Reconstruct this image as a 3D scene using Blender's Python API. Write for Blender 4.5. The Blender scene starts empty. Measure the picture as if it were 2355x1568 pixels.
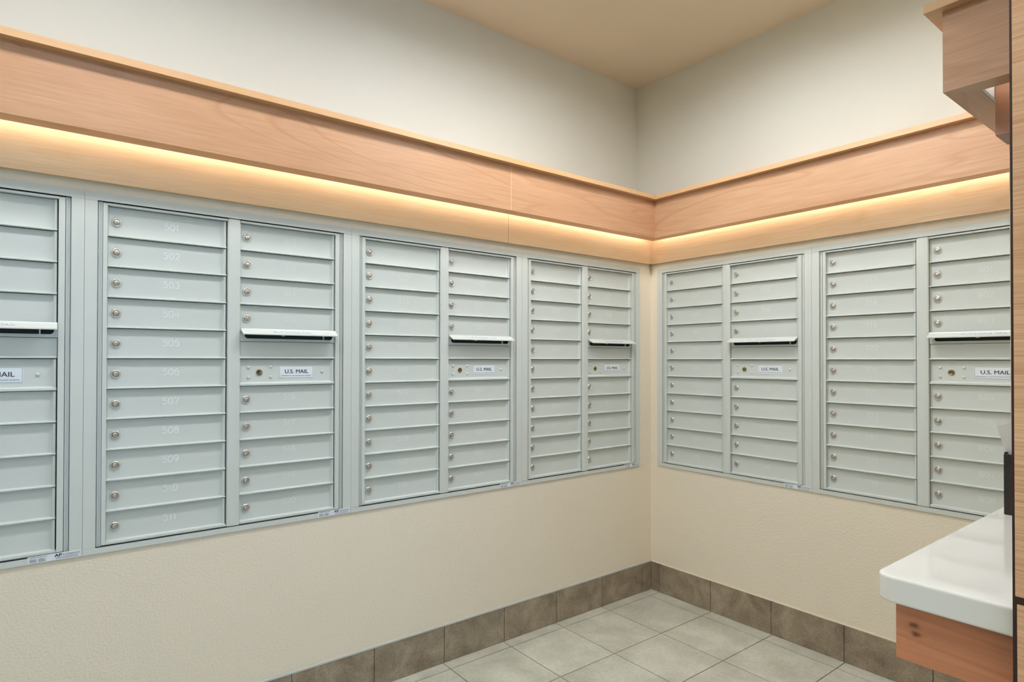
import bpy, bmesh, math, random
from mathutils import Vector, Matrix
random.seed(7)
S = bpy.context.scene
COL = S.collection
PI = math.pi

# ---------------------------------------------------------------- camera
W, H = 2355.0, 1568.0
yaw, pitch, roll, foc, sx, sy = 0.649165, 0.008861, 0.001511, 1382.2557, -28.9679, 29.9256
cd = bpy.data.cameras.new('camera'); cam = bpy.data.objects.new('camera', cd); COL.objects.link(cam)
f = Vector((math.sin(yaw)*math.cos(pitch), math.cos(yaw)*math.cos(pitch), math.sin(pitch)))
r = Vector((math.cos(yaw), -math.sin(yaw), 0)); u = r.cross(f)
r2 = math.cos(roll)*r + math.sin(roll)*u; u2 = -math.sin(roll)*r + math.cos(roll)*u
M = Matrix((r2, u2, -f)).transposed().to_4x4(); M.translation = (-2.579, -2.0623, 1.21796)
cam.matrix_world = M
cd.sensor_width = 36; cd.sensor_fit = 'HORIZONTAL'; cd.lens = foc/W*36
cd.shift_x = -sx/W; cd.shift_y = sy/W; cd.clip_start = .02
S.camera = cam

# ---------------------------------------------------------------- view, world
S.view_settings.view_transform = 'Standard'; S.view_settings.look = 'None'
S.view_settings.gamma = 1; S.view_settings.use_curve_mapping = False
S.view_settings.exposure = -0.38
S.cycles.max_bounces = 6; S.cycles.diffuse_bounces = 4; S.cycles.glossy_bounces = 3
S.cycles.adaptive_threshold = .04; S.cycles.caustics_reflective = False
wd = bpy.data.worlds.new('world'); S.world = wd; wd.use_nodes = True
wd.node_tree.nodes['Background'].inputs[0].default_value = (.42, .68, 1, 1)
wd.node_tree.nodes['Background'].inputs[1].default_value = 2.9

CEIL_POWER = 42.0      # emission of the ceiling panels
LED_POWER = 15.0

# ---------------------------------------------------------------- helpers
def lin(c):
    return tuple(((x/255)/12.92 if x/255 <= .04045 else ((x/255+.055)/1.055)**2.4) for x in c)

def tag(o, label=None, cat=None, group=None, kind=None):
    if label: o['label'] = label
    if cat: o['category'] = cat
    if group: o['group'] = group
    if kind: o['kind'] = kind
    return o

def link(name, mesh, parent=None, loc=(0, 0, 0)):
    o = bpy.data.objects.new(name, mesh); COL.objects.link(o)
    o.location = loc
    if parent: o.parent = parent
    return o

def empty(name, loc, rz=0):
    o = bpy.data.objects.new(name, None); COL.objects.link(o)
    o.location = loc; o.rotation_euler = (0, 0, rz); o.empty_display_size = .05
    return o

class MB:
    """collects shapes into one mesh"""
    def __init__(s): s.v = []; s.f = []; s.m = []; s.sm = []
    def add(s, vs, fs, mi=0, smooth=False):
        n = len(s.v); s.v += [tuple(v) for v in vs]
        for q in fs: s.f.append([n+i for i in q]); s.m.append(mi); s.sm.append(smooth)
    def box(s, x0, x1, y0, y1, z0, z1, mi=0):
        s.add([(x0,y0,z0),(x1,y0,z0),(x1,y1,z0),(x0,y1,z0),(x0,y0,z1),(x1,y0,z1),(x1,y1,z1),(x0,y1,z1)],
              [(0,3,2,1),(4,5,6,7),(0,1,5,4),(1,2,6,5),(2,3,7,6),(3,0,4,7)], mi)
    def cbox(s, x0, x1, y0, y1, z0, z1, c=.002, mi=0):
        """chamfered box"""
        vs = []; X = (x0, x1); Y = (y0, y1); Z = (z0, z1)
        bm = bmesh.new(); bmesh.ops.create_cube(bm, size=1)
        for v in bm.verts:
            v.co = ((x0+x1)/2+v.co.x*(x1-x0), (y0+y1)/2+v.co.y*(y1-y0), (z0+z1)/2+v.co.z*(z1-z0))
        bmesh.ops.bevel(bm, geom=bm.edges[:], offset=c, segments=2, affect='EDGES', profile=.5)
        bm.verts.ensure_lookup_table()
        s.add([v.co for v in bm.verts], [[v.index for v in q.verts] for q in bm.faces], mi); bm.free()
    def prism(s, prof, a0, a1, plane='xy', mi=0, smooth=False):
        """extrude a closed profile; plane 'xy' along z, 'yz' along x, 'xz' along y"""
        n = len(prof); vs = []
        for a in (a0, a1):
            for p, q in prof:
                vs.append({'xy': (p, q, a), 'yz': (a, p, q), 'xz': (p, a, q)}[plane])
        fs = [(i, (i+1) % n, n+(i+1) % n, n+i) for i in range(n)]
        s.add(vs, fs, mi, smooth)
        s.add(vs[:n], [tuple(range(n))[::-1]], mi); s.add(vs[n:], [tuple(range(n))], mi)
    def lathe_y(s, prof, cx, cz, n=28, mi=0, smooth=True):
        """prof: (radius, y) list, axis along y; first entry radius may be 0"""
        vs = []; k = len(prof)
        for rr, y in prof:
            for i in range(n):
                a = 2*PI*i/n; vs.append((cx+rr*math.cos(a), y, cz+rr*math.sin(a)))
        fs = []
        for j in range(k-1):
            for i in range(n):
                i2 = (i+1) % n; fs.append((j*n+i, j*n+i2, (j+1)*n+i2, (j+1)*n+i))
        s.add(vs, fs, mi, smooth)
    def mesh(s, name, mats):
        me = bpy.data.meshes.new(name); me.from_pydata(s.v, [], s.f)
        for m in mats: me.materials.append(m)
        for p, mi, sm in zip(me.polygons, s.m, s.sm): p.material_index = mi; p.use_smooth = sm
        bm = bmesh.new(); bm.from_mesh(me); bmesh.ops.remove_doubles(bm, verts=bm.verts, dist=1e-6)
        bmesh.ops.recalc_face_normals(bm, faces=bm.faces); bm.to_mesh(me); bm.free()
        return me
    def build(s, name, mats, parent=None, loc=(0, 0, 0)):
        if not isinstance(mats, (list, tuple)): mats = [mats]
        return link(name, s.mesh(name, mats), parent, loc)

# ---------------------------------------------------------------- materials
def newmat(name):
    m = bpy.data.materials.new(name); m.use_nodes = True
    nt = m.node_tree; b = nt.nodes['Principled BSDF']
    return m, nt, b

def N(nt, t, **kw):
    n = nt.nodes.new(t)
    for k, v in kw.items():
        if k.startswith('i_'):
            n.inputs[k[2:].replace('_', ' ')].default_value = v
        else: setattr(n, k, v)
    return n

def ramp(nt, stops):
    n = nt.nodes.new('ShaderNodeValToRGB'); cr = n.color_ramp
    while len(cr.elements) < len(stops): cr.elements.new(.5)
    for e, (p, c) in zip(cr.elements, stops): e.position = p; e.color = (*c, 1)
    return n

def mix(nt, a, b, fac, mode='MIX'):
    n = nt.nodes.new('ShaderNodeMix'); n.data_type = 'RGBA'; n.blend_type = mode
    L = nt.links.new
    for sock, val in ((n.inputs[0], fac), (n.inputs[6], a), (n.inputs[7], b)):
        if hasattr(val, 'links') or isinstance(val, bpy.types.NodeSocket): L(val, sock)
        elif isinstance(val, (int, float)): sock.default_value = val
        else: sock.default_value = (*val, 1)
    return n.outputs[2]

def paint(name, rgb, rough=.5, bump=.0, scale=200., metal=0., var=.0, spec=.5):
    m, nt, b = newmat(name); L = nt.links.new
    c = lin(rgb); tc = N(nt, 'ShaderNodeTexCoord')
    if var:
        n1 = N(nt, 'ShaderNodeTexNoise', i_Scale=3.0, i_Detail=4.0); L(tc.outputs['Object'], n1.inputs['Vector'])
        rp = ramp(nt, [(.3, tuple(x*(1-var) for x in c)), (.7, tuple(min(1, x*(1+var)) for x in c))])
        L(n1.outputs[0], rp.inputs[0]); L(rp.outputs[0], b.inputs['Base Color'])
    else: b.inputs['Base Color'].default_value = (*c, 1)
    b.inputs['Roughness'].default_value = rough; b.inputs['Metallic'].default_value = metal
    b.inputs['Specular IOR Level'].default_value = spec
    if bump:
        n2 = N(nt, 'ShaderNodeTexNoise', i_Scale=scale, i_Detail=3.0, i_Roughness=.55)
        L(tc.outputs['Object'], n2.inputs['Vector'])
        bp = N(nt, 'ShaderNodeBump', i_Strength=bump, i_Distance=.002)
        L(n2.outputs[0], bp.inputs['Height']); L(bp.outputs[0], b.inputs['Normal'])
    return m

def wood(name, light, dark, axis='x', rough=.38, knots=None, fine=1.0, figure=1.0, seed=0., cross=1.0):
    """maple / cherry like veneer, grain running along the axis"""
    m, nt, b = newmat(name); L = nt.links.new
    tc = N(nt, 'ShaderNodeTexCoord')
    mp = N(nt, 'ShaderNodeMapping'); ff = 2.2 if fine > 2 else 1.0
    sc = {'x': (1.3, 7, 7), 'y': (7, 1.3, 7), 'z': (7, 7, 1.3)}[axis]
    mp.inputs['Scale'].default_value = sc; mp.inputs['Location'].default_value = (seed, seed*.7, seed*.3)
    L(tc.outputs['Object'], mp.inputs['Vector'])
    big = N(nt, 'ShaderNodeTexNoise', i_Scale=.55, i_Detail=2.0, i_Distortion=.9)
    L(mp.outputs[0], big.inputs['Vector'])
    # contour rings of a smooth noise give the cathedral figure
    mul = N(nt, 'ShaderNodeMath', operation='MULTIPLY'); mul.inputs[1].default_value = 15*cross
    L(big.outputs[0], mul.inputs[0])
    fr = N(nt, 'ShaderNodeMath', operation='PINGPONG'); fr.inputs[1].default_value = 1
    L(mul.outputs[0], fr.inputs[0])
    rp1 = ramp(nt, [(0, (1, 1, 1)), (.22, (0, 0, 0)), (1, (.25, .25, .25))]); L(fr.outputs[0], rp1.inputs[0])
    mp2 = N(nt, 'ShaderNodeMapping')
    s2 = {'x': (6, 190*ff, 190*ff), 'y': (190*ff, 6, 190*ff), 'z': (190*ff, 190*ff, 6)}[axis]
    mp2.inputs['Scale'].default_value = s2; L(tc.outputs['Object'], mp2.inputs['Vector'])
    fib = N(nt, 'ShaderNodeTexNoise', i_Scale=1.0, i_Detail=3.0); L(mp2.outputs[0], fib.inputs['Vector'])
    cl, ck = lin(light), lin(dark)
    blot = N(nt, 'ShaderNodeTexNoise', i_Scale=1.1, i_Detail=3.0); L(mp.outputs[0], blot.inputs['Vector'])
    rpb = ramp(nt, [(.3, (0, 0, 0)), (.72, (1, 1, 1))]); L(blot.outputs[0], rpb.inputs[0])
    mb = N(nt, 'ShaderNodeMath', operation='MULTIPLY'); mb.inputs[1].default_value = .45; L(rpb.outputs[0], mb.inputs[0])
    c1 = mix(nt, cl, ck, mb.outputs[0])
    mf = N(nt, 'ShaderNodeMath', operation='MULTIPLY'); mf.inputs[1].default_value = .42*figure; L(rp1.outputs[0], mf.inputs[0])
    c2 = mix(nt, c1, ck, mf.outputs[0])
    rf = ramp(nt, [(.35, (0, 0, 0)), (.75, (1, 1, 1))]); L(fib.outputs[0], rf.inputs[0])
    mm = N(nt, 'ShaderNodeMath', operation='MULTIPLY'); mm.inputs[1].default_value = .35*fine; L(rf.outputs[0], mm.inputs[0])
    c3 = mix(nt, c2, ck, mm.outputs[0])
    out = c3
    for (kx, ky, kz, kr) in (knots or []):
        sep = N(nt, 'ShaderNodeVectorMath', operation='SUBTRACT'); sep.inputs[1].default_value = (kx+.004, ky+.004, kz+.004)
        kn = N(nt, 'ShaderNodeTexNoise', i_Scale=90.0, i_Detail=2.0); L(tc.outputs['Object'], kn.inputs['Vector'])
        ks = N(nt, 'ShaderNodeVectorMath', operation='MULTIPLY_ADD'); ks.inputs[1].default_value = (.008,)*3
        L(kn.outputs['Color'], ks.inputs[0]); L(tc.outputs['Object'], ks.inputs[2]); L(ks.outputs[0], sep.inputs[0])
        scn = N(nt, 'ShaderNodeVectorMath', operation='MULTIPLY')
        scn.inputs[1].default_value = {'x': (.6, 0, 1), 'y': (0, .6, 1), 'z': (1, 0, .6)}[axis]
        L(sep.outputs[0], scn.inputs[0])
        ln = N(nt, 'ShaderNodeVectorMath', operation='LENGTH'); L(scn.outputs[0], ln.inputs[0])
        dv = N(nt, 'ShaderNodeMath', operation='DIVIDE'); dv.inputs[1].default_value = kr; L(ln.outputs['Value'], dv.inputs[0])
        rk = ramp(nt, [(0, (.9, .9, .9)), (.35, (.7, .7, .7)), (.6, (.22, .22, .22)), (.8, (.10, .10, .10)), (1, (0, 0, 0))])
        L(dv.outputs[0], rk.inputs[0])
        out = mix(nt, out, tuple(x*.28 for x in ck), rk.outputs[0])
    L(out, b.inputs['Base Color'])
    b.inputs['Roughness'].default_value = rough
    bp = N(nt, 'ShaderNodeBump', i_Strength=.08, i_Distance=.001); L(fib.outputs[0], bp.inputs['Height']); L(bp.outputs[0], b.inputs['Normal'])
    return m

def stone(name, light, dark, rough=.45, sc=6., amount=.5, spec=.5, per_tile=.06, fleck=.14):
    m, nt, b = newmat(name); L = nt.links.new
    tc = N(nt, 'ShaderNodeTexCoord'); cl, ck = lin(light), lin(dark)
    n1 = N(nt, 'ShaderNodeTexNoise', i_Scale=sc, i_Detail=8.0, i_Roughness=.65, i_Distortion=.4); L(tc.outputs['Object'], n1.inputs['Vector'])
    rp = ramp(nt, [(.36, ck), (.64, cl)]); L(n1.outputs[0], rp.inputs[0])
    n2 = N(nt, 'ShaderNodeTexNoise', i_Scale=sc*14, i_Detail=4.0); L(tc.outputs['Object'], n2.inputs['Vector'])
    mid = tuple((a+c)/2 for a, c in zip(cl, ck))
    c = mix(nt, rp.outputs[0], mid, 1-amount)
    r3 = ramp(nt, [(.3, (1-fleck,)*3), (.7, (1.0, 1.0, 1.0))]); L(n2.outputs[0], r3.inputs[0])
    c = mix(nt, c, r3.outputs[0], 1.0, 'MULTIPLY')
    g = N(nt, 'ShaderNodeNewGeometry')
    rr = ramp(nt, [(0, (1-per_tile,)*3), (1, (1, 1, 1))]); L(g.outputs['Random Per Island'], rr.inputs[0])
    c = mix(nt, c, rr.outputs[0], 1.0, 'MULTIPLY')
    L(c, b.inputs['Base Color']); b.inputs['Roughness'].default_value = rough
    b.inputs['Specular IOR Level'].default_value = spec
    return m

def emit(name, rgb, power):
    m, nt, b = newmat(name)
    b.inputs['Base Color'].default_value = (.8, .8, .8, 1)
    b.inputs['Emission Color'].default_value = (*rgb, 1); b.inputs['Emission Strength'].default_value = power
    return m

UPPER = (236, 228, 212)
m_wall_up = paint('wall_paint_upper', (221, 221, 211), .75, .12, 260)
m_wall_lo = paint('wall_paint_lower', (230, 219, 198), .7, .85, 150)
m_wall_lo2 = m_wall_lo
m_ceil = paint('ceiling_paint', (222, 210, 190), .9, .1, 300)
m_box = paint('mailbox_paint', (203, 208, 202), .34, .03, 900)
m_dark = paint('slot_dark', (38, 38, 36), .6)
m_gap = paint('gap_dark', (84, 78, 68), .7)
m_num_glint = paint('number_glint', (236, 241, 242), .30, metal=0.)  # first numbered column: reflected light put into a whiter colour
m_num_f = paint('number_faint', (219, 224, 221), .30)  # same engraving, without the painted glint
m_chrome = paint('lock_chrome', (226, 222, 214), .3, metal=.85)
m_chrome_d = paint('lock_plug', (190, 184, 172), .35, metal=.85)
m_brass = paint('lock_brass', (150, 135, 92), .3, metal=1.)
m_label = paint('label_white', (222, 228, 232), .4)
m_ink = paint('label_ink', (44, 48, 50), .5)
m_ink_l = paint('label_ink_light', (140, 146, 148), .5)
m_ink_m = paint('sticker_ink', (96, 104, 106), .5)
m_ink_b = paint('label_ink_blue', (120, 142, 152), .5)
m_maple = wood('maple_fascia', (208, 164, 126), (182, 130, 92), 'x', seed=3.1, figure=1.15, fine=1.5)
m_maple2 = wood('maple_fascia_second', (212, 168, 131), (184, 134, 97), 'x', seed=8.7, figure=1.15, fine=1.5)
m_maple_y = wood('maple_fascia_right', (212, 172, 136), (184, 136, 98), 'y', seed=5.2, figure=1.15, fine=1.5)
m_cove = wood('maple_cove', (222, 197, 160), (202, 162, 120), 'x', seed=1.7, figure=.5, fine=1.5)
m_cove_y = wood('maple_cove_right', (222, 197, 162), (200, 160, 120), 'y', seed=4.4, figure=.9, fine=1.5)
m_cap = wood('maple_cap', (222, 180, 134), (204, 158, 112), 'x', seed=2.2, figure=.5)
m_cap_y = wood('maple_cap_right', (222, 182, 138), (204, 160, 116), 'y', seed=2.9, figure=.5)
m_apron = wood('cherry_apron', (214, 146, 106), (172, 104, 70), 'y', seed=.6, knots=[(-1.43, -1.683, .779, .008), (-1.43, -1.685, .766, .0075)])
m_cab = wood('cabinet_veneer', (238, 198, 154), (196, 140, 98), 'y', seed=6.5, fine=2.4, figure=.3)
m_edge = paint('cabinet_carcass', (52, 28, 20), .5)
m_valance = wood('cherry_valance', (178, 128, 94), (146, 96, 66), 'y', seed=9.3)
m_floor = stone('floor_tile', (212, 211, 196), (174, 173, 156), .42, 5., .75)
m_grout = paint('floor_grout', (128, 110, 96), .8)
m_base = stone('base_tile', (182, 166, 142), (132, 116, 96), .5, 9., .85, per_tile=.1, fleck=.30)
m_bgrout = paint('base_grout', (86, 70, 58), .8)
m_stone = stone('countertop_quartz', (234, 233, 224), (228, 226, 216), .05, 1.6, .35, spec=.6, per_tile=0, fleck=.02)
m_metal = paint('metal_edge', (200, 202, 196), .35, metal=.3)
m_black = paint('black_plastic', (40, 34, 28), .45, .2, 500)
m_paper = paint('paper_white', (226, 222, 214), .6)
m_paper2 = paint('paper_pink', (206, 176, 186), .6)
m_paper3 = paint('paper_plum', (112, 78, 84), .6)
m_panel = emit('ceiling_panel_glow', (.925, .955, 1.0), CEIL_POWER)
m_panel_fill = emit('fill_panel_glow', (.92, .95, 1.0), CEIL_POWER*.42)
m_led = emit('led_glow', (1.0, .96, .84), LED_POWER)
m_led_w = emit('led_glow_white', (1.0, .98, .97), 2.6)
m_white = paint('white_trim', (235, 235, 230), .5)

# ---------------------------------------------------------------- room shell
ZC = 2.743; YW = .008; XW = .008; YU = .168; XU = .091   # furred lower walls, set back upper walls
XL, YB = -6.0, -4.6
P_ = .800835; E1 = .085482; E2 = .038861; ZT = 1.694767; ZB = .661316
LEDGE = 2.02
# left wall (the plane y = YW) with the niche for the four mailbox units
nx0, nx1 = -E1-4*P_+.02, -E1-.02
b = MB()
b.box(XL, nx0, YW, .40, 0, LEDGE); b.box(nx1, .3, YW, .40, 0, LEDGE)
b.box(nx0, nx1, YW, .40, 0, ZB+.012); b.box(nx0, nx1, YW, .40, ZT-.012, LEDGE)
b.box(nx0, nx1, .30, .40, ZB+.012, ZT-.012)
b.box(XL, .3, YU, .40, LEDGE, ZC, 1)
tag(b.build('wall_left', [m_wall_lo, m_wall_up]), kind='structure')
ny0, ny1 = -E2-2*P_+.02, -E2-.02
b = MB()
b.box(XW, .40, YB, ny0, 0, LEDGE); b.box(XW, .40, ny1, YW, 0, LEDGE)
b.box(XW, .40, ny0, ny1, 0, ZB+.012); b.box(XW, .40, ny0, ny1, ZT-.012, LEDGE)
b.box(.30, .40, ny0, ny1, ZB+.012, ZT-.012)
b.box(XU, .40, YB, YU, LEDGE, ZC, 1)
tag(b.build('wall_right', [m_wall_lo2, m_wall_up]), kind='structure')
# partition that ends the mailbox alcove, its end facing the mailboxes
b = MB(); b.box(-.70, XW, YB, -1.648, 0, ZC)
tag(b.build('wall_partition', m_wall_lo), kind='structure')
b = MB(); b.box(XL-.1, .4, YB-.1, .4, ZC, ZC+.1)
tag(b.build('ceiling', m_ceil), kind='structure')
# rear wall with a glazed opening, and far left wall
wx0, wx1, wz0, wz1 = -3.9, -1.42, .04, 2.42
b = MB()
b.box(XL, wx0, YB-.1, YB, 0, ZC); b.box(wx1, .4, YB-.1, YB, 0, ZC)
b.box(wx0, wx1, YB-.1, YB, 0, wz0); b.box(wx0, wx1, YB-.1, YB, wz1, ZC)
tag(b.build('wall_back', m_wall_up), kind='structure')
b = MB(); b.box(XL-.1, XL, YB-.1, .4, 0, ZC)
tag(b.build('wall_far', m_wall_up), kind='structure')
b = MB()
for x in (wx0, (wx0+wx1)/2-.03, wx1-.06): b.box(x, x+.06, YB-.08, YB-.02, wz0, wz1)
for z in (wz0, wz1-.06): b.box(wx0, wx1, YB-.08, YB-.02, z, z+.06)
wf = tag(b.build('window_1', m_white), kind='structure')

# floor: tiles joined to the base tile joints
T = .30457; tx0, ty0 = -.3804+T, -.0509
b = MB(); g = .0020
xs = [XW+.0]+[tx0-T*i for i in range(0, 21)]; ys = [YW]+[ty0-.004-T*i for i in range(0, 16)]
b.box(XL, XW, YB, YW, -.08, -.0022, 1)
for i in range(len(xs)-1):
    for j in range(len(ys)-1):
        x1, x0 = xs[i]-g, max(XL, xs[i+1]+g); y1, y0 = ys[j]-g, max(YB, ys[j+1]+g)
        if x1-x0 < .01 or y1-y0 < .01: continue
        b.box(x0, x1, y0, y1, -.0022, 0, 0)
tag(b.build('floor', [m_floor, m_grout]), kind='structure')

# tile baseboards
BH = .1465
def base_run(name, joints, along, end, gx=.0015):
    b = MB()
    for a, c in zip(joints[:-1], joints[1:]):
        hi, lo = a-gx, c+gx
        if along == 'x': b.box(lo, hi, 0, YW, .0015, BH)
        else: b.box(0, XW, lo, hi, .0015, BH)
    if along == 'x': b.box(end, joints[0], .0025, YW, 0, BH-.001, 1)
    else: b.box(.0025, XW, end, joints[0], 0, BH-.001, 1)
    return tag(b.build(name, [m_base, m_bgrout]), kind='structure')
jl = [0]+[-.07094-T*i for i in range(0, 20)]; jl = [x for x in jl if x > XL]+[XL]
jr = [0]+[-.05093-T*i for i in range(0, 6)]; jr = [y for y in jr if y > -1.648]+[-1.648]
base_run('baseboard_left', jl, 'x', XL)
base_run('baseboard_right', jr, 'y', -1.648)
b = MB(); b.box(XL, .0, -.0012, YW, BH, BH+.006)
tag(b.build('trim_1', m_metal), kind='structure')
b = MB(); b.box(.004, XW, -1.648, .0, BH, BH+.0035)
tag(b.build('trim_2', m_wall_lo), kind='structure')

# ---------------------------------------------------------------- ceiling panels (outside the frame)
def ceiling_panel(cx, cy, lx, ly, label, glow=None):
    t = empty('ceiling_panel_light', (cx, cy, ZC))
    tag(t, label, 'ceiling light', 'ceiling panels along the mailbox walls')
    b = MB(); w = .02
    for s in (-1, 1):
        b.box(-lx/2-w, lx/2+w, s*(ly/2+w/2)-w/2, s*(ly/2+w/2)+w/2, -.034, 0)
        b.box(s*(lx/2+w/2)-w/2, s*(lx/2+w/2)+w/2, -ly/2, ly/2, -.034, 0)
    b.build('frame', m_white, t)
    b = MB(); b.box(-lx/2, lx/2, -ly/2, ly/2, -.008, -.001)
    b.build('diffuser', glow or m_panel, t)
for i, (x, lx) in enumerate(((-1.15, 1.0), (-2.55, .72), (-4.0, .6))):
    ceiling_panel(x, -.72, lx, .19, ['flat white ceiling panel nearest the room corner', 'flat white ceiling panel above the middle mailbox units', 'flat white ceiling panel farthest along the left wall'][i])
ceiling_panel(-.80, -1.15, .17, .85, 'flat white ceiling panel in front of the right wall')

for i, (x, y) in enumerate(((-2.35, -1.95), (-3.6, -3.3), (-5.2, -2.0))):  # unseen fill panels, added to brighten the room and right-hand wood
    ceiling_panel(x, y, (.34, .8, .6)[i], (.6, .34, .34)[i], ['added white fill panel directly above the camera position', 'wide added fill panel behind the camera on the left', 'wide added fill panel far to the left of the camera'][i], m_panel_fill)

# ---------------------------------------------------------------- wooden light cornices
FD, FT, FZ0 = .115, .058, 1.834       # fascia depth from base plane, thickness, lower edge
CZ0, CZ1, CDp = 2.021, 2.041, .141
BZ0 = 1.7235
def cornice_left():
    t = empty('wood_cornice', (0, 0, BZ0))
    tag(t, 'long maple light cornice above the four mailbox units on the left wall', 'cornice')
    o = -BZ0
    sm = -1.0405
    for (x0, x1, mt) in ((-5.2, sm-.0009, m_maple), (sm+.0009, -FD, m_maple2)):
        b = MB()
        # mitred rail: rear edge stops earlier than front one
        if x1 > -.2: pr = [(x0, -FD), (x1, -FD), (x1+FT, -FD+FT), (x0, -FD+FT)]
        else: pr = [(x0, -FD), (x1, -FD), (x1, -FD+FT), (x0, -FD+FT)]
        b.prism(pr, FZ0+o, CZ0+o, 'xy'); b.build('fascia_board', mt, t)
    b = MB(); b.box(sm-.0009, sm+.0009, -FD+.0004, -FD+.02, FZ0+.001+o, CZ0+o); b.build('joint_filler', m_paper, t)
    b = MB(); b.prism([(-5.2, -CDp), (-CDp, -CDp), (.09, YU-.078), (.09, YU-.001), (-5.2, YU-.001)], CZ0+o, CZ1+o, 'xy'); b.build('cap_board', m_cap, t)
    sb = -.9735
    for (x0, x1) in ((-5.2, sb-.0008), (sb+.0008, -.0105)):
        b = MB(); b.box(x0, x1, -.0105, YW, o+BZ0, 1.93+o); b.build('cove_board', m_cove, t)
    b = MB(); b.box(-5.1, -.062, -FD+FT-.001, -FD+FT+.012, 1.862+o, 1.876+o); led = b.build('led_strip', m_led, t)
    b = MB(); b.box(-5.2, -.05, -FD+FT, YW, 1.955+o, 1.965+o); b.build('top_filler', m_cove, t)
def cornice_right():
    t = empty('wood_cornice', (0, 0, BZ0))
    tag(t, 'shorter maple light cornice above the mailbox units on the right wall', 'cornice')
    o = -BZ0; e = -1.647
    b = MB(); b.prism([(-FD, e), (-FD+FT, e), (-FD+FT, -FD+FT), (-FD, -FD)], FZ0+o, CZ0+o, 'xy'); b.build('fascia_board', m_maple_y, t)
    b = MB(); b.prism([(-CDp, e), (.0895, e), (.0895, .0895), (-CDp, -CDp)], CZ0+o, CZ1+o, 'xy'); b.build('cap_board', m_cap_y, t)
    b = MB(); b.box(-.0105, XW, e, -.0105, o+BZ0, 1.93+o); b.build('cove_board', m_cove_y, t)
    b = MB(); b.box(-FD+FT-.001, -FD+FT+.012, e+.02, -.062, 1.862+o, 1.876+o); b.build('led_strip', m_led, t)
    b = MB(); b.box(-FD+FT, XW, e, -.05, 1.955+o, 1.965+o); b.build('top_filler', m_cove_y, t)
cornice_left(); cornice_right()

def cornice_partition():
    t = empty('wood_cornice', (-.82, -1.7, 1.745))
    tag(t, 'boxed cherry and maple light cornice above the white counter, upper right', 'cornice')
    ox, oy, oz = .82, 1.7, -1.745
    fx, fy = -.93, -1.58; yb = -1.8195
    def bx(name, m, *q):
        b = MB(); b.box(q[0]+ox, q[1]+ox, q[2]+oy, q[3]+oy, q[4]+oz, q[5]+oz); return b.build(name, m, t)
    b = MB(); b.prism([(fx+ox, yb+oy), (fx+.054+ox, yb+oy), (fx+.054+ox, fy-.057+oy), (fx+ox, fy+oy)], FZ0+oz, CZ0+oz, 'xy'); b.build('fascia_board', m_maple_y, t)
    b = MB(); b.prism([(fx+ox, fy+oy), (fx+.054+ox, fy-.057+oy), (-.16+ox, fy-.057+oy), (-.16+ox, fy+oy)], FZ0+oz, CZ0+oz, 'xy'); b.build('end_board', m_maple, t)
    b = MB(); b.box(-.956+ox, -.16+ox, -1.645+oy, -1.55+oy, CZ0+oz, CZ1+oz); b.box(-.956+ox, -.70+ox, yb+oy, -1.645+oy, CZ0+oz, CZ1+oz); b.build('cap_board', m_cap_y, t)
    bx('valance_board', m_valance, -.80, -.7005, yb, -1.645, 1.7455, 1.99)
    bx('light_diffuser', m_led_w, -.8755, -.8003, yb, -1.646, 1.866, 1.874)
    bx('lamp_housing', m_white, -.8755, -.7005, -1.6440, -1.6375, 1.8345, 1.90)
cornice_partition()

# ---------------------------------------------------------------- mailbox units
RP = .0889
def arc(cx, cy, rx, ry, a0, a1, n=10):
    return [(cx+rx*math.cos(math.radians(a0+(a1-a0)*i/n)), cy+ry*math.sin(math.radians(a0+(a1-a0)*i/n))) for i in range(n+1)]
# engraved single stroke digits in a 0..1 x 0..1 box (drawn wide)
STROKE = {
 '0': [arc(.5, .5, .5, .5, 0, 360, 24)],
 '1': [[(.30, .86), (.52, 1), (.52, 0)]],
 '2': [arc(.5, .72, .46, .28, 170, -30, 12)+[(.04, 0), (1, 0)]],
 '3': [arc(.48, .75, .42, .25, 150, -90, 12), arc(.48, .26, .48, .26, 90, -160, 14)],
 '4': [[(.76, 0), (.76, 1), (0, .30), (1, .30)]],
 '5': [[(.90, 1), (.20, 1), (.10, .52)]+arc(.48, .33, .47, .33, 140, -150, 16)],
 '6': [arc(.50, .34, .46, .34, 0, 360, 20), [(.04, .36)]+arc(.62, .45, .56, .55, 170, 75, 8)],
 '7': [[(.02, 1), (.98, 1), (.40, 0)]],
 '8': [arc(.5, .75, .40, .25, 0, 360, 18), arc(.5, .25, .48, .25, 0, 360, 18)],
 '9': [arc(.50, .66, .46, .34, 0, 360, 20), [(.96, .64)]+arc(.38, .55, .56, .55, -10, -105, 8)],
}
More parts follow.
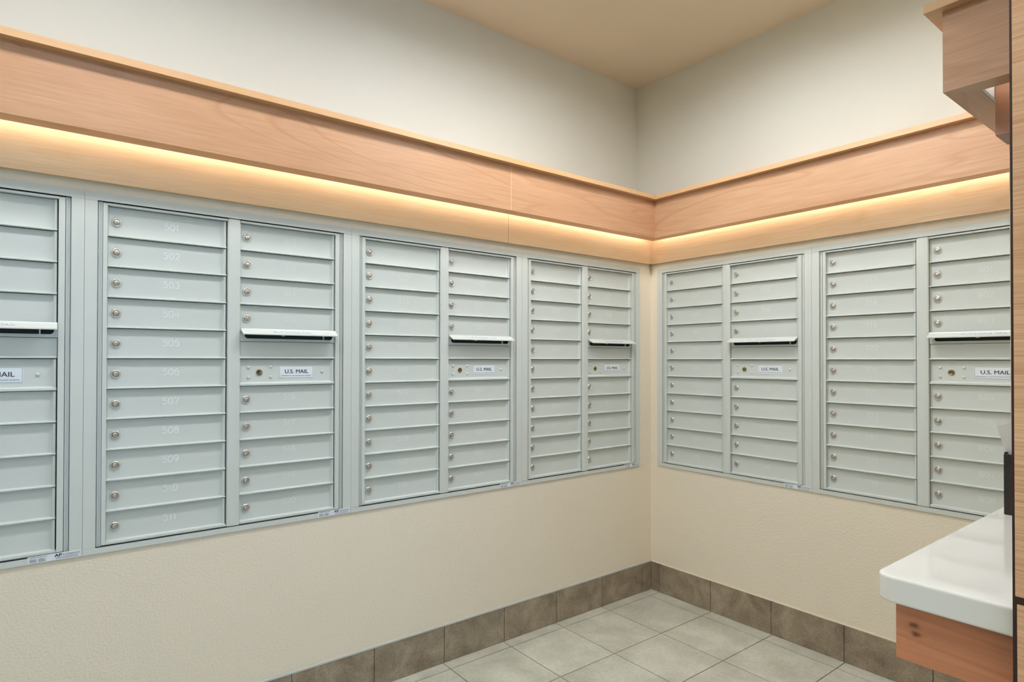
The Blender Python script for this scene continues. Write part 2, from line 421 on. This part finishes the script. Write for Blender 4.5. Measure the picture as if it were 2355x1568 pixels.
def number_mesh(s, h=.0188, dw=.0120, gap=.0040, w=.0019, y=0.0, t=.00015):
    b = MB(); widths = [dw*.62 if c == '1' else dw for c in s]
    tot = sum(widths)+gap*(len(s)-1); x = -tot/2
    for c, ww in zip(s, widths):
        for line in STROKE[c]:
            off = dw*.2 if c == '1' else 0
            pts = [(x-off+px*dw, -h/2+pz*h) for px, pz in line]
            n = len(pts); L_, R_ = [], []
            for i in range(n):
                a = pts[max(0, i-1)]; d = pts[min(n-1, i+1)]
                tx, tz = d[0]-a[0], d[1]-a[1]; l = math.hypot(tx, tz) or 1
                nx, nz = -tz/l*w/2, tx/l*w/2
                L_.append((pts[i][0]+nx, pts[i][1]+nz)); R_.append((pts[i][0]-nx, pts[i][1]-nz))
            vs = [(p[0], y-t, p[1]) for p in L_]+[(p[0], y-t, p[1]) for p in R_]+[(p[0], y, p[1]) for p in L_]+[(p[0], y, p[1]) for p in R_]
            fs = []
            for i in range(n-1):
                fs += [(i, i+1, n+i+1, n+i), (i, 2*n+i, 2*n+i+1, i+1), (n+i, n+i+1, 3*n+i+1, 3*n+i)]
            y -= 7e-6; b.add(vs, fs)
        x += ww+gap
    me = bpy.data.meshes.new('number_marking'); me.from_pydata(b.v, [], b.f); me.materials.append(m_num_glint if s[:2] in ('50', '51') and int(s) < 512 else m_num_f)
    bm = bmesh.new(); bm.from_mesh(me); bmesh.ops.recalc_face_normals(bm, faces=bm.faces); bm.to_mesh(me); bm.free()
    return me

def text_mesh(txt, size, mat, sxy=1.0, bold=0.0, t=.0002):
    cu = bpy.data.curves.new('txt', 'FONT'); cu.body = txt; cu.size = size
    cu.align_x = 'CENTER'; cu.align_y = 'CENTER'; cu.extrude = t; cu.offset = bold; cu.resolution_u = 3
    o = bpy.data.objects.new('txt', cu); COL.objects.link(o)
    dg = bpy.context.evaluated_depsgraph_get()
    me = bpy.data.meshes.new_from_object(o.evaluated_get(dg))
    bpy.data.objects.remove(o)
    # text lies in xy facing +z -> stand it up facing -y
    me.transform(Matrix(((sxy, 0, 0, 0), (0, 0, -1, 0), (0, 1, 0, 0), (0, 0, 0, 1))))
    me.materials.clear(); me.materials.append(mat)
    return me

YF = .022      # door face plane
def door_mesh(Wd, hgt=RP-.0012, tall_lip=False):
    b = MB()
    pr = [(.0014, .027), (.0014, .0165), (.0028, .0160), (.0052, YF), (Wd-.0165, YF), (Wd-.0125, .0195),
          (Wd-.0090, .0128), (Wd-.0042, .0125), (Wd-.0030, .0150), (Wd-.0030, .027)]
    b.prism(pr, .002, hgt-.0006, 'xy')
    l0 = .0068 if tall_lip else .0
    lip = [(YF+.003, .0002), (.0105, .0002), (.0098, .0010), (.0098, .0034), (.0112, .0044), (YF-.0015, .0058+l0), (YF+.003, .0062+l0)]
    if tall_lip: lip = [(YF+.003, .0002), (.0105, .0002), (.0098, .0012), (.0098, .0066), (.0115, .0078), (.0135, .0085), (YF-.001, .0115), (YF+.003, .0118)]
    b.prism(lip, .0010, Wd-.0028, 'yz')
    return b.mesh('mailbox_door', [m_box])
W1, W2 = .3254, .3224
door1, door2 = door_mesh(W1), door_mesh(W2)
door_us = door_mesh(W2, tall_lip=True)

def lock_mesh():
    b = MB(); y = YF
    b.lathe_y([(.0128, y), (.0132, y-.0012), (.0128, y-.0024), (.0112, y-.0042), (.0104, y-.0048), (.0100, y-.0046), (.0093, y-.0030), (.0001, y-.0028)], 0, 0, 32, 0)
    b.lathe_y([(.0082, y-.0024), (.0082, y-.0026), (.0078, y-.0030), (.0068, y-.0030)], 0, -.0010, 26, 2)
    b.lathe_y([(.0071, y-.0024), (.0071, y-.0052), (.0064, y-.0059), (.0001, y-.0060)], 0, -.0012, 26, 1)
    b.box(-.0008, .0008, y-.0063, y-.0055, -.0052, .0028, 3)
    return b.mesh('lock', [m_chrome, m_chrome_d, m_gap, m_ink_l])
lockm = lock_mesh()
def us_lock_mesh():
    b = MB(); y = YF
    b.lathe_y([(.0100, y), (.0102, y-.0016), (.0090, y-.0030), (.0082, y-.0026), (.0001, y-.0024)], 0, 0, 28, 0)
    pts = [(-.0062, -.0006), (-.003, -.0006), (-.0012, .0014), (.0012, .0014), (.003, -.0006), (.0062, -.0006), (.0062, .0012), (.0034, .0012), (.0016, .0030), (-.0016, .0030), (-.0034, .0012), (-.0062, .0012)]
    b.prism([(p, q-.001) for p, q in pts], y-.0034, y-.0020, 'xz', 1)
    return b.mesh('postal_lock', [m_brass, m_dark])
uslock = us_lock_mesh()
b = MB(); b.lathe_y([(.0052, YF), (.0052, YF-.0010), (.0042, YF-.0026), (.0022, YF-.0036), (.0001, YF-.0039)], 0, 0, 20); rivetm = b.mesh('rivet', [m_box])
us1 = text_mesh('U.S. MAIL', .0185, m_ink, 1.08)
us2 = text_mesh('APPROVED BY THE POSTMASTER GENERAL', .0053, m_ink_l, 1.02)
outm = text_mesh('OUTGOING MAIL', .0120, m_ink_b, 1.35)
st1 = text_mesh('USPS-STD-4C', .0056, m_ink_l, 1.25)
st2 = text_mesh('FLORENCE', .0066, m_ink_l, 1.3)
stA = text_mesh('AF', .0105, m_ink, 1.3, .0004)

def build_unit(loc, rz, label, left, right, locks=True):
    """loc: left seam at the unit's foot; left / right: number strings per row or None"""
    t = empty('mailbox_unit', loc, rz)
    tag(t, label, 'mailbox unit', 'wall mounted banks of mailboxes')
    HZ = ZT-ZB
    z = lambda w: HZ-w                       # w measured down from the top edge
    # trim flange: four flat strips with hairline joints, small return inwards
    b = MB(); g = .00035; y0, y1 = .003, .0078
    b.box(g, P_-g, y0, y1, z(.0235), z(0)); b.box(g, P_-g, y0, y1, z(1.0334), z(1.0156))
    b.box(g, .0307, y0, y1, z(1.0156)+g, z(.0235)-g); b.box(.7702, P_-g, y0, y1, z(1.0156)+g, z(.0235)-g)
    b.box(.0307, .7702, y0, .030, z(.0235), z(.0235)+.0012); b.box(.0307, .7702, y0, .030, z(1.0156)-.0012, z(1.0156))
    b.box(.0295, .0307, y1, .030, z(1.015), z(.0235)); b.box(.7702, .7714, y1, .030, z(1.015), z(.0235))
    b.build('trim_frame', m_box, t)
    # body behind
    b = MB(); b.box(.0290, .7715, .030, .29, z(1.0155), z(.0236)); b.build('cabinet_body', m_gap, t)
    # vertical guide ribs each side
    for s in (0, 1):
        b = MB(); fx = (lambda x: x) if not s else (lambda x: P_-x)
        for (a, c, yy) in ((.0309, .0332, .0150), (.0332, .0352, .006), (.0352, .0405, .0095), (.0405, .0424, .0055), (.0424, .0435, .0150)):
            xa, xc = sorted((fx(a), fx(c))); b.box(xa, xc, yy, .03, z(1.0150), z(.0240))
        b.build('side_guide', m_box, t)
    # master door frame around both columns
    b = MB(); yf = .0058
    b.cbox(.0436, .0552, yf, .030, z(1.0132), z(.0258), .0008); b.cbox(.7415, .7568, yf, .030, z(1.0132), z(.0258), .0008)
    for xa, xc in ((.0552, .3798), (.4198, .7415)):
        b.box(xa, xc, yf, .030, z(.0318), z(.0258)); b.box(xa, xc, yf+.0015, .030, z(1.0132), z(1.0088))
    b.build('master_frame', m_box, t)
    b = MB(); b.prism([(.3805, .030), (.3805, .0075), (.3830, .0050), (.3925, .0040), (.4080, .0040), (.4168, .0050), (.4192, .0075), (.4192, .030)], z(1.0145), z(.0246), 'xy')
    b.build('center_post', m_box, t)
    # tenant doors
    for colx, Wd, me, nums, numx in ((.0548, W1, door1, left, .1669), (.4195, W2, door2, right, .1644)):
        for row in range(1, 12):
            if colx > .2 and row in (5, 6): continue
            zb = z(.1204+RP*(row-1)+.0002)
            d = link('mailbox_door', me, t, (colx, 0, zb))
            link('lock', lockm, d, (.0232, 0, .0444))
            s = nums[row-1] if nums else None
            if s: link('number_marking', number_mesh(s), d, (numx, YF-.0001, .0483))
    # outgoing mail compartment: slotted plate, flap, recessed panel
    X0, X1 = .4203, .7411
    b = MB(); zs0, zs1 = z(.4092), z(.3930); yp = .0125
    b.box(X0, .4350, yp, .0145, z(.4182), z(.3765)); b.box(.7330, X1, yp, .0145, z(.4182), z(.3765))
    b.box(.4350, .7330, yp, .0145, z(.4182), zs0); b.box(.4350, .7330, yp, .0145, zs1, z(.3765))
    rr = .010
    for sgn, cx in ((1, .4350), (-1, .7330)):          # rounded lower corners of the slot
        pts = [(cx, zs0)]+[(cx+sgn*(rr-rr*math.cos(a)), zs0+rr-rr*math.sin(a)) for a in [PI/2*i/6 for i in range(7)]]
        b.prism(pts, yp, .0145, 'xz')
    b.box(X0, X1, .0145, .030, z(.4182), z(.4160))
    b.build('slot_plate', m_box, t)
    b = MB(); b.box(.4350, .7330, .0260, .0275, z(.4100), z(.3930)); b.build('slot_interior', m_dark, t)
    for q in ((.700, .7035, z(.4088)), (.556, .566, z(.3990))):
        b = MB(); b.box(q[0], q[1], .0150, .0255, q[2], z(.3950)); b.build('slot_bracket', m_metal, t)
    # flap, hinged at the top, hanging outwards
    fl = MB(); ya, za, yb_, zb_ = .0085, z(.3770), -.0230, z(.3975)
    pr = [(ya, za), (.004, za+.0005), (.0020, za-.0032), (yb_+.0005, zb_+.0042), (yb_-.0010, zb_+.0030), (yb_-.0010, zb_), (yb_+.0018, zb_-.0002), (yb_+.0020, zb_+.0016), (.0085, za-.0050)]
    fl.prism(pr, .4212, .7400, 'yz')
    flo = fl.build('outgoing_mail_flap', m_box, t)
    flo['label'] = 'outward tilted metal flap marked OUTGOING MAIL'
    ang = math.atan2((za-.0032)-(zb_+.0042), .0020-(yb_+.0005))
    o = link('flap_label', MBlabel(.122, .0115), flo, (.585, (.0020+yb_)/2-.0006, (za+zb_)/2+.0008)); o.rotation_euler = (-(PI/2-ang), 0, 0)
    o2 = link('flap_lettering', outm, flo, (.585, (.0020+yb_)/2-.0010, (za+zb_)/2+.0010)); o2.rotation_euler = (-(PI/2-ang), 0, 0)
    b = MB(); b.box(X0+.001, X1-.001, .0150, .027, z(.4740), z(.4196))
    b.prism([(.0150, z(.4755)), (.0100, z(.4755)), (.0098, z(.4745)), (.0098, z(.4715)), (.0112, z(.4705)), (.0150, z(.4688))], X0, X1-.0015, 'yz')
    b.build('blank_panel', m_box, t)
    # postal master lock door
    zb = z(.1204+RP*5+.0002)
    d = link('postal_lock_door', door_us, t, (.4195, 0, zb))
    link('postal_lock', uslock, d, (.0641, 0, z(.5215)-zb))
    for uu, ww in ((.4498, .5046), (.5209, .5040), (.4498, .5376), (.5209, .5377), (.6979, .5205)):
        link('rivet', rivetm, d, (uu-.4195, 0, z(ww)-zb))
    lb = link('name_plate', plate_mesh, d, (.6079-.4195, 0, z(.52105)-zb))
    # maker's sticker on the bottom trim
    s = link('maker_sticker', sticker_mesh, t, (.7385, .003, z(1.0222)))
    return t

def MBlabel(w, h):
    b = MB(); b.box(-w/2, w/2, -.0002, .0002, -h/2, h/2); return b.mesh('flap_label', [m_label])

def join_meshes(name, parts, mats):
    """parts: (mesh, offset, material index)"""
    b = MB()
    for me, off, mi in parts:
        b.add([(v.co.x+off[0], v.co.y+off[1], v.co.z+off[2]) for v in me.vertices], [list(p.vertices) for p in me.polygons], mi)
    me = bpy.data.meshes.new(name); me.from_pydata(b.v, [], b.f)
    for m in mats: me.materials.append(m)
    for p, mi in zip(me.polygons, b.m): p.material_index = mi
    return me
pl = MB(); y = YF-.0006
pl.box(-.0590, .0590, y, YF, -.0212, .0212, 0)
for (x0, x1, z0, z1) in ((-.0572, .0572, .0196, .0204), (-.0572, .0572, -.0204, -.0196), (-.0572, -.0564, -.0204, .0204), (.0564, .0572, -.0204, .0204)):
    pl.box(x0, x1, y-.0002, y, z0, z1, 1)
pm = pl.mesh('p', [m_label])
_mi = pl.m
pmm = bpy.data.meshes.new('p2'); pmm.from_pydata(pl.v, [], pl.f)
bq = MB()
bq.add(pl.v, pl.f, 0)
bq.m = list(pl.m)
for me, off, mi in ((us1, (-.00025, y-.0002, .0012), 2), (us1, (.00025, y-.00022, .0013), 2), (us1, (0, y-.00024, .0011), 2), (us2, (0, y-.0002, -.0135), 3)):
    bq.add([(v.co.x+off[0], v.co.y+off[1], v.co.z+off[2]) for v in me.vertices], [list(p.vertices) for p in me.polygons], mi)
plate_mesh = bpy.data.meshes.new('name_plate'); plate_mesh.from_pydata(bq.v, [], bq.f)
for m in (m_label, m_ink_b, m_ink, m_ink_l): plate_mesh.materials.append(m)
for p, mi in zip(plate_mesh.polygons, bq.m): p.material_index = mi
# sticker: pale strip, printed code text, maker name with slanted monogram (the square code is left out)
sq = MB(); sq.box(-.059, .059, -.0003, 0, -.0098, .0088, 0)
for i in range(4): sq.box(-.055, -.040, -.0005, -.0003, -.0008-.0022*i, .0002-.0022*i, 1); sq.box(-.036, -.022+(i % 2)*.003, -.0005, -.0003, -.0008-.0022*i, .0002-.0022*i, 1)
for i in range(2): sq.box(.002, .053, -.0005, -.0003, -.0050-.0022*i, -.0042-.0022*i, 1)
sq.box(.018, .054, -.0005, -.0003, -.0016, -.0010, 1)
for me, off, mi in ((st1, (-.0355, -.0004, .0050), 1), (st2, (.036, -.0004, .0024), 1), (stA, (.0075, -.0004, .0020), 2)):
    sq.add([(v.co.x+off[0], v.co.y+off[1], v.co.z+off[2]) for v in me.vertices], [list(p.vertices) for p in me.polygons], mi)
sticker_mesh = bpy.data.meshes.new('maker_sticker'); sticker_mesh.from_pydata(sq.v, [], sq.f)
for m in (m_label, m_ink_m, m_ink): sticker_mesh.materials.append(m)
for p, mi in zip(sticker_mesh.polygons, sq.m): p.material_index = mi

R = lambda a, n: [str(a+i) for i in range(n)]
def rightcol(top4, low5): return top4+[None, None]+low5
XS = -E1-3*P_
build_unit((XS-P_, 0, ZB), 0, 'grey mailbox bank cut off by the left frame edge, no door numbers in view', None, None)
build_unit((XS, 0, ZB), 0, 'grey mailbox bank whose left column shows glinting white numbers 501 to 511', R(501, 11), rightcol(R(512, 4), R(516, 5)))
build_unit((XS+P_, 0, ZB), 0, 'grey mailbox bank with faint numbers 521 to 531 down its left column', R(521, 11), rightcol(R(532, 4), R(601, 5)))
build_unit((XS+2*P_, 0, ZB), 0, 'grey mailbox bank on the left wall nearest the corner, top left door 606', R(606, 11), rightcol([None]+R(617, 3), R(620, 5)))
build_unit((0, -E2, ZB), -PI/2, 'grey mailbox bank on the right wall beside the corner, bottom left door 708', [None, '625', '626']+R(701, 8), rightcol([None]+R(709, 3), R(712, 5)))
build_unit((0, -E2-P_, ZB), -PI/2, 'grey mailbox bank behind the white counter, with doors 717 to 726 and 801 to 808', [None]+R(717, 10), rightcol([None]+R(801, 3), R(804, 5)))

# ---------------------------------------------------------------- counter
def rounded_slab():
    bm = bmesh.new()
    x0, x1, y0, y1, z0, z1 = -1.4600, -.7005, -1.8197, -1.6325, .8165, .8600
    r_ = .030
    pts = [(x1, y0), (x1, y1)]
    pts += [(x0+r_-r_*math.sin(a), y1-r_+r_*math.cos(a)) for a in [PI/2*i/10 for i in range(11)]]
    pts += [(x0, y0)]
    vb = [bm.verts.new((p[0], p[1], z0)) for p in pts]; fb = bm.faces.new(vb)
    ex = bmesh.ops.extrude_face_region(bm, geom=[fb])
    for v in [e for e in ex['geom'] if isinstance(e, bmesh.types.BMVert)]: v.co.z = z1
    bm.normal_update()
    ed = [e for e in bm.edges if abs(e.verts[0].co.z-e.verts[1].co.z) < 1e-6]
    bmesh.ops.bevel(bm, geom=ed, offset=.0045, segments=4, affect='EDGES', profile=.5)
    bmesh.ops.recalc_face_normals(bm, faces=bm.faces)
    me = bpy.data.meshes.new('countertop'); bm.to_mesh(me); bm.free(); me.materials.append(m_stone)
    return me
ct = empty('wall_counter', (-1.1, -2.0, .715))
tag(ct, 'white stone-topped counter on a cherry wood apron, lower right', 'counter')
o = link('countertop', rounded_slab(), ct); o.location = (1.1, 2.0, -.715)
b = MB(); ax = -1.43
b.cbox(ax, ax+.03, -1.8197, -1.656, .717, .8165, .001)
b.box(ax+.03, -.7005, -1.6555-.03, -1.656, .717, .8165)
o = b.build('apron', m_apron, ct); o.location = (1.1, 2.0, -.715)
b = MB(); b.box(ax-.0012, ax+.02, -1.8197, -1.6565, .8100, .8165)  # dark strip painted in as the shadow of the slab overhang
o = b.build('slab_shadow_strip', m_edge, ct); o.location = (1.1, 2.0, -.715)

# brochure holder with leaflets
hx0, hx1, hy0, hy1, hz = -.800, -.745, -1.815, -1.6565, .8602
t = empty('brochure_holder', (-.775, -1.78, hz))
tag(t, 'dark brown brochure holder standing on the white counter by the cabinet edge', 'brochure holder')
def pt(name, mat, x0, x1, y0, y1, z0, z1, c=.001):
    b = MB(); b.cbox(x0+.775, x1+.775, y0+1.78, y1+1.78, z0-hz, z1-hz, c); return b.build(name, mat, t)
pt('front_panel', m_black, hx0, hx0+.004, hy0, hy1, hz, 1.000)
pt('back_panel', m_black, hx1-.004, hx1, hy0, hy1, hz, 1.045)
pt('side_panel', m_black, hx0+.004, hx1-.004, hy1-.004, hy1, hz, 1.004)
pt('side_panel', m_black, hx0+.004, hx1-.004, hy0, hy0+.004, hz, 1.004)
pt('bottom_panel', m_black, hx0+.004, hx1-.004, hy0+.004, hy1-.004, hz, hz+.004)
def leaflet(mat, x, dy, lean, tilt, top, label):
    b = MB(); b.box(-.0008, .0008, -.09, 0, 0, top)
    o = b.build('leaflet', mat, None, (x, hy1-dy, hz+.006)); o.rotation_euler = (tilt, lean, 0)
    tag(o, label, 'leaflet', 'leaflets in the brochure holder'); return o
leaflet(m_paper, -.780, .034, -.01, -.25, .203, 'white leaflet leaning farthest out of the brown holder')
leaflet(m_paper2, -.773, .034, -.01, -.17, .205, 'pinkish leaflet just behind the white one in the brown holder')
leaflet(m_paper3, -.766, .032, .0, -.10, .203, 'dark plum leaflet at the back of the brown holder')

# ---------------------------------------------------------------- tall cabinet at the right edge of the frame
cx = -1.478; cyl = -1.8202
t = empty('tall_cabinet', (-1.1, -2.1, 0))
tag(t, 'tall cabinet with horizontal grained wood doors filling the right frame edge', 'cabinet')
def cp(name, mat, x0, x1, y0, y1, z0, z1, c=.0006):
    b = MB(); b.cbox(x0+1.1, x1+1.1, y0+2.1, y1+2.1, z0, z1, c); return b.build(name, mat, t)
cp('carcass', m_edge, cx, -.7005, -2.6, cyl, 0.002, 2.5)
cp('upper_door', m_cab, cx-.0015, cx+.001, -2.6, cyl-.0033, .8835, 2.5, .0004)
cp('lower_door', m_cab, cx-.0015, cx+.001, -2.6, cyl-.0052, .10, .8725, .0004)
